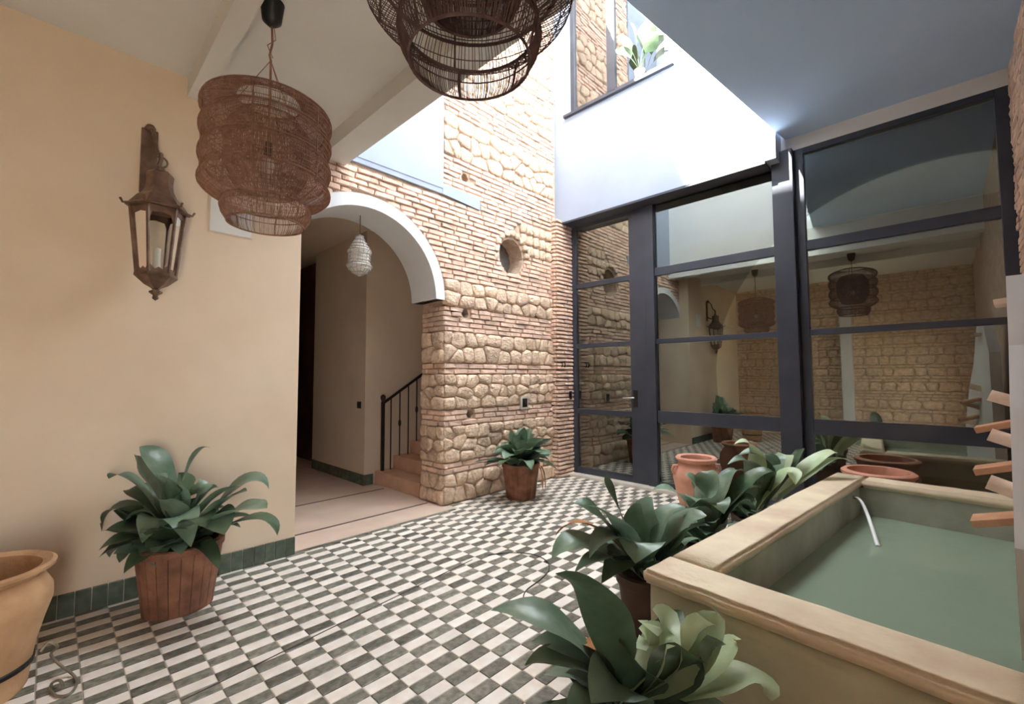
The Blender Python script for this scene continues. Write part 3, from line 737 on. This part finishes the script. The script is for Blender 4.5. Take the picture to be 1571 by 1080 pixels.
# ------------------------------------------------------------------ woven pendants
def pendant(name, cx, cy, zb, R, Hh, zc, label, wm, nw=250, tiers=4):
    e = empty(name, (cx,cy,zb), label, 'pendant lamp', 'woven pendant lamps under the ceiling')
    def ringo(r, z, th, nm='hoop', n=36): return MB().tube([(cx+r*math.cos(2*math.pi*k/n),cy+r*math.sin(2*math.pi*k/n),z) for k in range(n)], th, 5, closed=True).build(nm, wm, e)
    def wires(pts, cnt, th, nm):
        mb = MB()
        for k in range(cnt):
            a = 2*math.pi*(k+random.uniform(-.25,.25))/cnt
            ps = [(cx+r*math.cos(a),cy+r*math.sin(a),z) for r, z in pts]
            mb.tube(ps, th*random.uniform(.7,1.25), 3, cap=False)
        return mb.build(nm, wm, e, fix=False, kind='stuff')
    zl = zb+.16*Hh                     # where the low collar starts
    th = (zb+Hh-zl)/tiers
    for i in range(tiers):
        z0, z1 = zl+i*th, zl+(i+1)*th
        rb_ = .89 if i > 0 else .66; rt = .89 if i < tiers-1 else .50
        pts = []
        for k in range(13):
            t = k/12; r = R*(rb_+(rt-rb_)*t + (1.0-(rb_+rt)/2)*math.sin(math.pi*t)**.8 )
            if i == tiers-1: r = R*(.89+.11*math.sin(math.pi*t/.6)**.8 if t < .3 else .5+.5*math.cos(math.pi/2*((t-.3)/.7)**1.6))
            if i == 0: r = R*(.66+.34*math.sin(math.pi/2*(t/.6))**.9 if t < .6 else .89+.11*math.cos(math.pi/2*(t-.6)/.4))
            pts.append((min(r,R), z0+(z1-z0)*t))
        wires(pts, nw, .0018, 'woven_tier')
        for f_ in ((.15,.3,.45,.6,.75,.88) if i not in (0,) else (.25,.5,.75)):
            k = int(f_*12); r, z = pts[k]; ringo(r+.001, z, .0022, 'weft')
        ringo(pts[0][0], z0, .007)
    ringo(R*.50, zb+Hh, .006)
    pts = [(R*.66,zl),(R*.69,zl-.05*Hh),(R*.66,zl-.10*Hh),(R*.58,zb)]
    wires(pts, 190, .0021, 'woven_collar'); ringo(R*.58, zb, .005); ringo(R*.68, zl-.05*Hh, .003)
    # inner shade
    wires([(R*.46,zl+.1*Hh),(R*.66,zl+.3*Hh),(R*.66,zb+.72*Hh),(R*.46,zb+.86*Hh)], 150 if nw > 200 else 300, .002, 'inner_shade'); ringo(R*.44, zl+.1*Hh, .004, 'inner_hoop'); ringo(R*.42, zb+.86*Hh, .004, 'inner_hoop')
    for k in range(6):
        a = k*math.pi/3; MB().tube([(cx+R*.58*math.cos(a),cy+R*.58*math.sin(a),zb),(cx+R*.66*math.cos(a),cy+R*.66*math.sin(a),zl),(cx+R*.97*math.cos(a),cy+R*.97*math.sin(a),zl+.5*th),(cx+R*.97*math.cos(a),cy+R*.97*math.sin(a),zb+Hh-.5*th),(cx+R*.5*math.cos(a),cy+R*.5*math.sin(a),zb+Hh)], .0045, 5).build('rib', wm, e)
    zk = zb+Hh+.42*(zc-zb-Hh)
    for k in range(3):
        a = .5+k*2*math.pi/3; MB().tube([(cx+R*.5*math.cos(a),cy+R*.5*math.sin(a),zb+Hh),(cx,cy,zk)], .0025, 4).build('hanging_wire','weave',e)
    MB().tube([(cx,cy,zc-.12),(cx+.006,cy,zk+.1),(cx-.006,cy+.004,zk+.03),(cx,cy,zk),(cx+.004,cy,zb+.62*Hh)], .006, 6).build('cord','weave',e)
    MB().tube([(cx+.012,cy,zc-.12),(cx+.026,cy+.01,zk+.14),(cx-.02,cy,zk+.08),(cx+.01,cy,zk+.02)], .003, 5).build('cord_loop','weave',e)
    MB().lathe((cx,cy,zb+.54*Hh), [(.0,.09),(.02,.09),(.022,.02),(.018,0),(0,0)], 12).build('socket','black_plastic',e,smooth=True)
    MB().lathe((cx,cy,zb+.54*Hh-.085), [(0,0),(.02,.006),(.032,.025),(.034,.045),(.024,.07),(.016,.088),(0,.09)], 14).build('bulb','white_plastic',e,smooth=True)
    MB().lathe((cx,cy,zc-.135), [(0,0),(.018,0),(.05,.03),(.062,.13),(.064,.1345),(0,.1345)], 20).build('ceiling_canopy','black_plastic',e,smooth=True)
    return e
pendant('pendant_lamp', .80, 2.66, 2.24, .325, .70, ZC, 'brown woven wire pendant lamp in front of the arch, hung by a black canopy', 'weave')
pendant('pendant_lamp', .93, 1.09, 2.44, .345, .80, ZC, 'dark woven wire pendant lamp hung closer to the light shaft, away from the walls', 'weave_dark', 150)

# ------------------------------------------------------------------ wall lantern
wx, wy = .445, YP-.20
wlan = empty('wall_lantern', (.42,YP,1.95), 'aged brass six-sided wall lantern with glass panes on the beige wall', 'lantern')
MB().box((.36,YP-.015,2.62),(.45,YP-.0005,3.06)).build('back_plate','old_brass',wlan,bevel=.006)
MB().lathe((.405,YP-.03,3.03),[(0,0),(.02,.01),(.03,.03),(.02,.05),(0,.06)],10).build('scroll_knob','old_brass',wlan,smooth=True)
MB().tube([(.405,YP-.01,2.70),(.41,YP-.10,2.66),(.425,YP-.17,2.70),(wx,wy,2.80),(wx,wy,2.84)], .012, 8).build('arm','old_brass',wlan,smooth=True)
MB().tube([(.405,YP-.01,3.02),(.41,YP-.06,3.04),(.42,YP-.11,2.98),(.43,YP-.14,2.88),(.44,YP-.18,2.84),(wx,wy,2.84)], .010, 8).build('scroll','old_brass',wlan,smooth=True)
MB().tube([(wx+.035*math.cos(a*math.pi/6),wy,2.785+.035*math.sin(a*math.pi/6)) for a in range(12)], .006, 6, closed=True).build('hanging_ring','old_brass',wlan,smooth=True)
def hexa(prof, nm, m_, z=0, ph=0.0, par=wlan, n=6): return MB().lathe((wx,wy,z), [(r_*.86,z_) for r_, z_ in prof], n, ph).build(nm, m_, par)
PH = math.radians(0)
hexa([(0,2.76),(.022,2.75),(.03,2.735),(.022,2.72),(.07,2.715),(.085,2.70),(.08,2.65),(.085,2.60),(.0,2.60)], 'chimney', 'old_brass', ph=PH)
hexa([(.08,2.615),(.105,2.565),(.13,2.545),(.175,2.49),(.195,2.475),(.195,2.465),(0,2.465)], 'roof', 'old_brass', ph=PH)
for k in range(6):
    a = PH+k*math.pi/3; c_, s_ = math.cos(a), math.sin(a)
    MB().tube([(wx+0.1548*c_,wy+0.1548*s_,2.48),(wx+0.1763*c_,wy+0.1763*s_,2.475),(wx+0.1892*c_,wy+0.1892*s_,2.50)], .007, 6).build('roof_horn','old_brass',wlan)
    MB().tube([(wx+0.1419*c_,wy+0.1419*s_,2.47),(wx+0.0989*c_,wy+0.0989*s_,2.05)], .010, 6).build('corner_bar','old_brass',wlan)
    a2 = a+math.pi/3; c2, s2 = math.cos(a2), math.sin(a2)
    MB().add([(wx+0.1333*c_,wy+0.1333*s_,2.47),(wx+0.1333*c2,wy+0.1333*s2,2.47),(wx+0.0929*c2,wy+0.0929*s2,2.05),(wx+0.0929*c_,wy+0.0929*s_,2.05)],[(0,1,2,3)]).build('pane','lantern_glass',wlan,fix=False)
    def q(t, z): f_ = (z-2.05)/.42; r_ = .0946+.0413*f_; return (wx+r_*(c_*(1-t)+c2*t), wy+r_*(s_*(1-t)+s2*t), z)
    MB().add([q(0,2.47),q(1,2.47),q(1,2.36),q(.85,2.42),q(.5,2.43),q(.15,2.42),q(0,2.36)],[(0,6,5),(0,5,4),(0,4,3,1),(1,3,2)]).build('spandrel','old_brass',wlan,fix=False)
    MB().add([q(0,2.05),q(1,2.05),q(1,2.11),q(.7,2.075),q(.5,2.09),q(.3,2.075),q(0,2.11)],[(0,5,6),(0,4,5),(0,1,3,4),(1,2,3)]).build('spandrel','old_brass',wlan,fix=False)
hexa([(.128,2.055),(.13,2.035),(.10,2.01),(.07,1.985),(.03,1.965),(.02,1.955),(.04,1.945),(.04,1.935),(.016,1.92),(.02,1.90),(0,1.885)], 'bottom_bowl', 'old_brass', ph=PH)
hexa([(0,2.055),(.128,2.055)], 'bottom_plate', 'old_brass', ph=PH)
MB().lathe((wx,wy,2.06),[(0,0),(.02,0),(.02,.16),(0,.165)],12).build('candle_tube','white_plastic',wlan,smooth=True)

# ------------------------------------------------------------------ pots and plants
def leaf_mesh(name, p0, p1, p2, w, parent, material='leaf', twist=0.0, fold=.28, stalk=.30, wave=.0):
    p0, p1, p2 = Vector(p0), Vector(p1), Vector(p2); N = 16; mb = MB()
    L = (p1-p0).length+(p2-p1).length
    for i in range(N):
        t = i/(N-1); p = p0*(1-t)**2+p1*2*t*(1-t)+p2*t*t; tg = ((p1-p0)*(1-t)+(p2-p1)*t).normalized()
        side = tg.cross(Vector((0,0,1)))
        if side.length < .05: side = tg.cross(Vector((.5,-.5,.2)))
        side.normalize(); nrm = side.cross(tg).normalized()
        a = twist*(.3+.7*t); side, nrm = side*math.cos(a)+nrm*math.sin(a), nrm*math.cos(a)-side*math.sin(a)
        if t < stalk: ww = .007
        else:
            s_ = (t-stalk)/(1-stalk); ww = max(.0008, w/2*2.0*(s_**.5)*((1-s_)**.85)*1.12)
        wv = wave*math.sin(t*11)*ww
        for j, e_ in enumerate((-1,-.5,0,.5,1)):
            mb.v.append(p+side*(ww*e_)+nrm*(fold*ww*abs(e_)**1.3+wv*e_))
    for i in range(N-1):
        for j in range(4): k = i*5+j; mb.f.append((k,k+1,k+6,k+5))
    o = mb.build(name, material, parent, fix=False, smooth=False)
    for p in o.data.polygons: p.use_smooth = True
    return o
def wood_pot(e, c, rt, rb_, h):
    c = Vector(c); staves = 22
    for k in range(staves):
        a0, a1 = 2*math.pi*k/staves+.008, 2*math.pi*(k+1)/staves-.008; mb = MB(); pr_ = random.uniform(0,.004)
        v = []
        for (r, z) in ((rb_,.001),(rt,h)):
            for a in (a0,(a0+a1)/2,a1): v.append(c+Vector((math.cos(a)*(r+pr_),math.sin(a)*(r+pr_),z)))
            for a in (a1,(a0+a1)/2,a0): v.append(c+Vector((math.cos(a)*(r-.022),math.sin(a)*(r-.022),z)))
        mb.add(v, [(0,1,7,6),(1,2,8,7),(2,3,9,8),(3,4,10,9),(4,5,11,10),(5,0,6,11),(0,5,4,1),(1,4,3,2),(6,7,10,11),(7,8,9,10)]); mb.build('stave','pot_wood',e,fix=True)
    MB().lathe(c, [(rb_-.02,.012),(rt-.024,h-.01)], 22).build('liner','dark_clay',e)
    MB().lathe(c, [(rt-.004,h-.045),(rt+.006,h-.045),(rt+.008,h-.005),(rt-.024,h-.003)], 33).build('rim_hoop','pot_wood',e)
    MB().lathe(c, [(0,h-.05),(rt*.6,h-.045),(rt-.022,h-.055)], 22).build('soil','soil',e,smooth=True)
def clay_pot(e, c, prof, matn, soil=None, n=36):
    o = MB().lathe(c, prof, n).build('pot_body', matn, e, smooth=True)
    if soil: MB().lathe(c, [(0,soil[1]+.01),(soil[0]*.6,soil[1]+.008),(soil[0],soil[1])], 24).build('soil','soil',e,smooth=True)
    return o
def rand_leaves(e, c, n, lo, hi, w, seed, mats=('leaf',), up=(.35,1.1), avoid=None):
    rnd = random.Random(seed); c = Vector(c)
    for k in range(n):
        az = k*2.39996+rnd.uniform(-.3,.3); el = rnd.uniform(*up); L = rnd.uniform(lo, hi)
        d = Vector((math.cos(az)*math.cos(el), math.sin(az)*math.cos(el), math.sin(el)))
        b0 = c+Vector((math.cos(az)*.05*rnd.random(), math.sin(az)*.05*rnd.random(), 0))
        mid = b0+d*L*.62+Vector((0,0,.10*L)); tip = b0+d*L+Vector((0,0,-L*rnd.uniform(.05,.42)))
        if avoid and avoid(tip): continue
        leaf_mesh('leaf', b0, mid, tip, w*rnd.uniform(.75,1.15), e, rnd.choice(mats), rnd.uniform(-.5,.5), rnd.uniform(.12,.3), .16, .12)
def px_leaves(e, base, rows, to_px, w0, mats, wf=1.75, ymax=99):
    base = Vector(base); d0 = depth_of(base); rnd = random.Random(5)
    for row in rows:
        (tx,ty), (mx_,my), dd, w = row[:4]; mname = row[4] if len(row) > 4 else mats
        tip = at_depth(*to_px(tx,ty), d0+dd); q = at_depth(*to_px(mx_,my), d0+dd*.5)
        while (tip.y > ymax or q.y > ymax) and dd > -1.5:
            dd -= .04; tip = at_depth(*to_px(tx,ty), d0+dd); q = at_depth(*to_px(mx_,my), d0+dd*.5-(.02 if q.y > ymax else 0))
        b0 = base+Vector((rnd.uniform(-.05,.05), rnd.uniform(-.05,.05), 0)); p1 = q*2-(b0+tip)/2
        leaf_mesh('leaf', b0, p1, tip, w*wf, e, mname, row[5] if len(row) > 5 else rnd.uniform(-.35,.35), .22, .13, .10)
# plant by the beige wall
c1 = Vector((.60,3.44,0))
pl1 = empty('potted_plant', c1, 'leafy cast-iron plant in a slatted wooden tub against the beige wall', 'potted plant', 'cast-iron plants in slatted tubs')
wood_pot(pl1, c1, .225, .175, .40)
zf = lambda x, y: (140+x*.2686, 670+y*.2686)
px_leaves(pl1, c1+Vector((0,0,.37)), [((280,55),(400,200),.02,.10),((245,100),(330,260),-.08,.12),((680,65),(560,170),.08,.04),((100,240),(250,270),.05,.09),((60,540),(190,410),.0,.11,'leaf_dark'),
  ((185,535),(320,430),-.12,.11),((290,610),(395,470),-.22,.12),((570,630),(510,450),-.25,.10),((1015,300),(860,270),.12,.10),((890,310),(730,400),-.05,.12),((1005,408),(800,440),-.15,.15),
  ((1062,565),(930,470),-.05,.09,'leaf_dark'),((860,280),(690,360),.02,.07),((375,745),(395,610),-.22,.10),((105,690),(230,600),-.05,.11,'leaf_dark'),((160,720),(280,600),-.15,.12,'leaf_dark'),
  ((725,290),(640,350),.1,.08,'leaf_dark'),((365,225),(460,300),-.1,.09),((500,205),(530,330),.0,.11,'leaf_dark'),((620,240),(600,380),.05,.10),((760,560),(680,470),-.22,.13),((420,360),(470,420),-.2,.08),((650,520),(600,470),-.25,.10,'leaf_dark'),((200,310),(330,350),.08,.10,'leaf_dark')], zf, .1, 'leaf', 2.1, YP-.04)
rand_leaves(pl1, c1+Vector((0,0,.36)), 40, .26, .44, .17, 3, ('leaf','leaf_dark','leaf_dark'), (.15,.8), avoid=lambda t: t.y > YP-.10)
# plant by the stone wall
c2 = Vector((3.86,3.60,0))
pl2 = empty('potted_plant', c2, 'bushy cast-iron plant in a slatted wooden tub against the stone wall', 'potted plant', 'cast-iron plants in slatted tubs')
wood_pot(pl2, c2, .215, .165, .40)
rand_leaves(pl2, c2+Vector((0,0,.36)), 56, .34, .58, .20, 11, ('leaf','leaf','leaf_dark'), (.2,1.35), avoid=lambda t: t.y > YB-.14)
for dx in (0,.05): leaf_mesh('dry_leaf', c2+Vector((.2,-.02,.36)), c2+Vector((.33+dx,-.05,.36)), c2+Vector((.30+dx,-.08,.04)), .05, pl2, 'dry_leaf')
# plants along the basin, in clay pots
pot_prof = [(0,.001),(.12,.001),(.13,.02),(.155,.25),(.17,.26),(.175,.31),(.15,.315),(.145,.27),(.0,.25)]
specs = [((2.36,1.24,0),'dark-leaved cast-iron plant at the basin corner, next to the large strap-leaved one',21,.30,.52,.14),((3.05,1.18,0),'cast-iron plant in a clay pot half way along the basin side',22,.30,.46,.12),((3.85,1.10,0),'cast-iron plant with pale pointed leaves at the basin end near the glazing',23,.26,.44,.11)]
zp = lambda x, y: (750+x*.5226, 650+y*.5226)
lists = [
 [((250,235),(330,280),.0,.13,'leaf_dark'),((345,150),(375,240),.1,.05,'leaf_dark'),((185,400),(280,350),-.05,.12),((195,330),(300,300),.1,.07,'dry_leaf'),((295,395),(370,330),-.15,.11),((640,270),(560,310),-.05,.15),((430,410),(440,350),-.15,.17),((445,235),(430,300),.05,.09,'leaf_dark'),((480,215),(450,300),.12,.12),((580,245),(500,290),.05,.10),((290,240),(380,300),-.08,.10),((650,300),(560,330),-.1,.12,'leaf_dark'),((330,470),(400,400),-.15,.12,'leaf_dark'),((250,440),(350,390),-.2,.10,'leaf_dark')],
 [((575,150),(610,200),.05,.12),((640,140),(640,190),.1,.13),((750,140),(690,180),.1,.10),((835,140),(750,180),.0,.10,'leaf_dark'),((480,195),(570,220),-.05,.12),((590,250),(620,230),-.1,.12),((800,190),(730,215),-.05,.09,'leaf'),((780,230),(720,235),-.1,.10,'leaf_dark'),((690,265),(670,240),-.15,.12),((540,300),(600,250),-.2,.11),((720,130),(680,190),.2,.08,'leaf_dark')],
 [((720,60),(780,90),.0,.09,'leaf_sunlit'),((730,95),(800,110),.05,.10,'leaf'),((915,75),(890,120),.1,.09,'leaf_dark'),((1020,88),(950,115),.1,.08,'leaf_sunlit'),((1062,112),(960,130),.05,.09,'leaf_sunlit'),((830,95),(840,120),.15,.10,'leaf'),((700,120),(770,125),-.1,.09),((900,180),(870,150),-.15,.11,'leaf_sunlit'),((800,100),(830,120),.0,.09,'leaf'),((870,100),(860,120),.1,.10,'leaf_sunlit'),((760,170),(810,150),-.15,.1,'leaf_dark')]]
for (c, lb, sd, lo, hi, w), rows in zip(specs, lists):
    e = empty('potted_plant', c, lb, 'potted plant', 'cast-iron plants along the basin')
    clay_pot(e, c, pot_prof, 'dark_clay', (.15,.27))
    px_leaves(e, Vector(c)+Vector((0,0,.28)), rows, zp, .1, 'leaf')
    rand_leaves(e, Vector(c)+Vector((0,0,.28)), 28, lo, hi, w*1.25, sd, ('leaf','leaf','leaf_dark'), (.1,1.15), avoid=lambda t, c=c: (t.y < .98 and t.z < .66) or abs(t.x-c[0]) > .32)
# big plant at the near end of the basin
c3 = Vector((1.36,.80,0))
pl3 = empty('potted_plant', c3, 'large cast-iron plant with broad dark strap leaves and pale ones coloured as sunlit before the basin front', 'potted plant')
clay_pot(pl3, c3, [(r*1.05,z*1.05) for r, z in pot_prof], 'dark_clay', (.157,.28))
px_leaves(pl3, c3+Vector((0,0,.28)), [((195,440),(330,555),-.08,.105,'leaf_dark',-.75),((5,548),(210,600),.08,.10,'leaf'),((105,710),(250,705),-.05,.08,'leaf_dark'),((125,640),(270,670),.05,.08,'leaf'),
  ((480,545),(505,650),.02,.13,'leaf_sunlit',.5),((660,535),(610,660),.03,.10,'leaf_sunlit',-.5),((725,635),(670,690),.0,.07,'leaf_sunlit'),((612,555),(575,680),-.05,.12,'leaf_sunlit',.2),((830,815),(730,755),-.12,.11,'leaf_sunlit'),((640,620),(620,720),-.08,.08,'leaf'),
  ((440,600),(480,680),.03,.11,'leaf_sunlit',.6),((300,820),(380,760),-.15,.13,'leaf'),((380,640),(430,720),-.05,.12,'leaf_dark'),((240,650),(350,680),.1,.07,'dry_leaf'),((560,650),(540,740),-.1,.13,'leaf_dark')], zp, .1, 'leaf')
rand_leaves(pl3, c3+Vector((0,0,.28)), 20, .22, .40, .13, 31, ('leaf','leaf_dark'), (.2,.9), avoid=lambda t: t.x > 1.7)

# clay jars
j1 = empty('clay_jar', (4.62,1.86,0), 'pinkish terracotta jar with a rolled rim standing before the glazing', 'jar')
clay_pot(j1, (4.62,1.86,0), [(0,.001),(.13,.001),(.15,.03),(.20,.22),(.225,.36),(.215,.44),(.175,.50),(.165,.525),(.195,.545),(.20,.565),(.185,.58),(.15,.57),(.14,.52),(.18,.42),(.17,.2),(0,.05)], 'jar_clay')
for s_ in (-1,1):
    d_ = Vector((.72,-.70,0))*s_; b_ = Vector((4.62,1.86,0))
    MB().tube([b_+d_*.19+Vector((0,0,.49)), b_+d_*.235+Vector((0,0,.49)), b_+d_*.25+Vector((0,0,.45)), b_+d_*.222+Vector((0,0,.40))], .014, 8).build('handle','jar_clay',j1,smooth=True)
j2 = empty('clay_jar', (4.90,.44,0), 'wide terracotta jar showing its rim behind the basin coping', 'jar')
clay_pot(j2, (4.90,.44,0), [(0,.001),(.16,.001),(.18,.03),(.24,.30),(.245,.42),(.225,.50),(.235,.545),(.255,.565),(.255,.585),(.235,.60),(.21,.595),(.205,.52),(.22,.4),(.2,.2),(0,.05)], 'jar_clay')
j3 = empty('clay_jar', (-.20,3.10,0), 'large beige clay jar with flared rim and black band beside the beige wall', 'jar')
clay_pot(j3, (-.20,3.10,0), [(r_*.93,z_*.90) for r_, z_ in [(0,.001),(.185,.001),(.195,.02),(.205,.12),(.215,.20),(.245,.33),(.27,.42),(.268,.48),(.24,.535),(.225,.555),(.245,.575),(.275,.59),(.278,.605),(.262,.615),(.225,.60),(.21,.55),(.24,.45),(.2,.2),(0,.04)]], 'jar_beige', n=44)
MB().lathe((-.20,3.10,0), [(.192,.105),(.199,.108),(.201,.126),(.194,.130)], 44).build('band','black_plastic',j3)
# bent wire on the floor and the thin cable
wp = [on_z(x,y,z) for x,y,z in ((62,1000,.10),(75,985,.13),(88,992,.10),(78,1004,.07),(92,1020,.05),(112,1035,.01),(118,1048,.006),(108,1064,.006),(90,1068,.006),(78,1060,.006),(80,1048,.006),(92,1044,.03),(98,1056,.01))]
def smooth_pts(P, k=5):
    out = []
    for i in range(len(P)-1):
        a, b_, c_, d_ = P[max(i-1,0)], P[i], P[i+1], P[min(i+2,len(P)-1)]
        for s_ in range(k):
            t = s_/k; out.append(.5*((2*b_)+(c_-a)*t+(2*a-5*b_+4*c_-d_)*t*t+(3*b_-a-3*c_+d_)*t**3))
    out.append(P[-1]); return out
MB().tube(smooth_pts(wp), .006, 6).build('band_wire','wire',j3,smooth=True,label='curled loose end of metal wire')
cp = [on_z(x,y,.004) for x,y in ((748,852),(780,848),(815,850),(838,860),(842,875),(828,890),(808,905),(803,920),(812,942),(830,955))]
MB().tube(smooth_pts(cp), .0035, 5).build('thin_cable','black_plastic',None,smooth=True,loc=cp[3],label='thin black cable looping over the checkered floor beside the plants',cat='cable')
# plant on the upper window sill
c4 = Vector((XU-.0,2.62,wz0+.0))
up = empty('window_plant', (XU+.005,2.60,wz0), 'broad green leaf plant on the upper window sill', 'plant')
clay_pot(up, (XU-.01,2.60,wz0), [(0,.0005),(.05,.0005),(.065,.10),(.07,.105),(.06,.11),(0,.09)], 'jar_clay', (.055,.09), 18)
for (dy, dz, w) in ((.28,.38,.24),(-.22,.50,.28),(.05,.62,.24),(-.30,.30,.22),(.25,.55,.18)):
    b0 = Vector((XU-.01,2.60,wz0+.09)); leaf_mesh('leaf', b0, b0+Vector((-.04,dy*.4,dz*.8)), b0+Vector((-.10,dy,dz)), w, up, 'leaf_dark', 1.2, .1, .45)
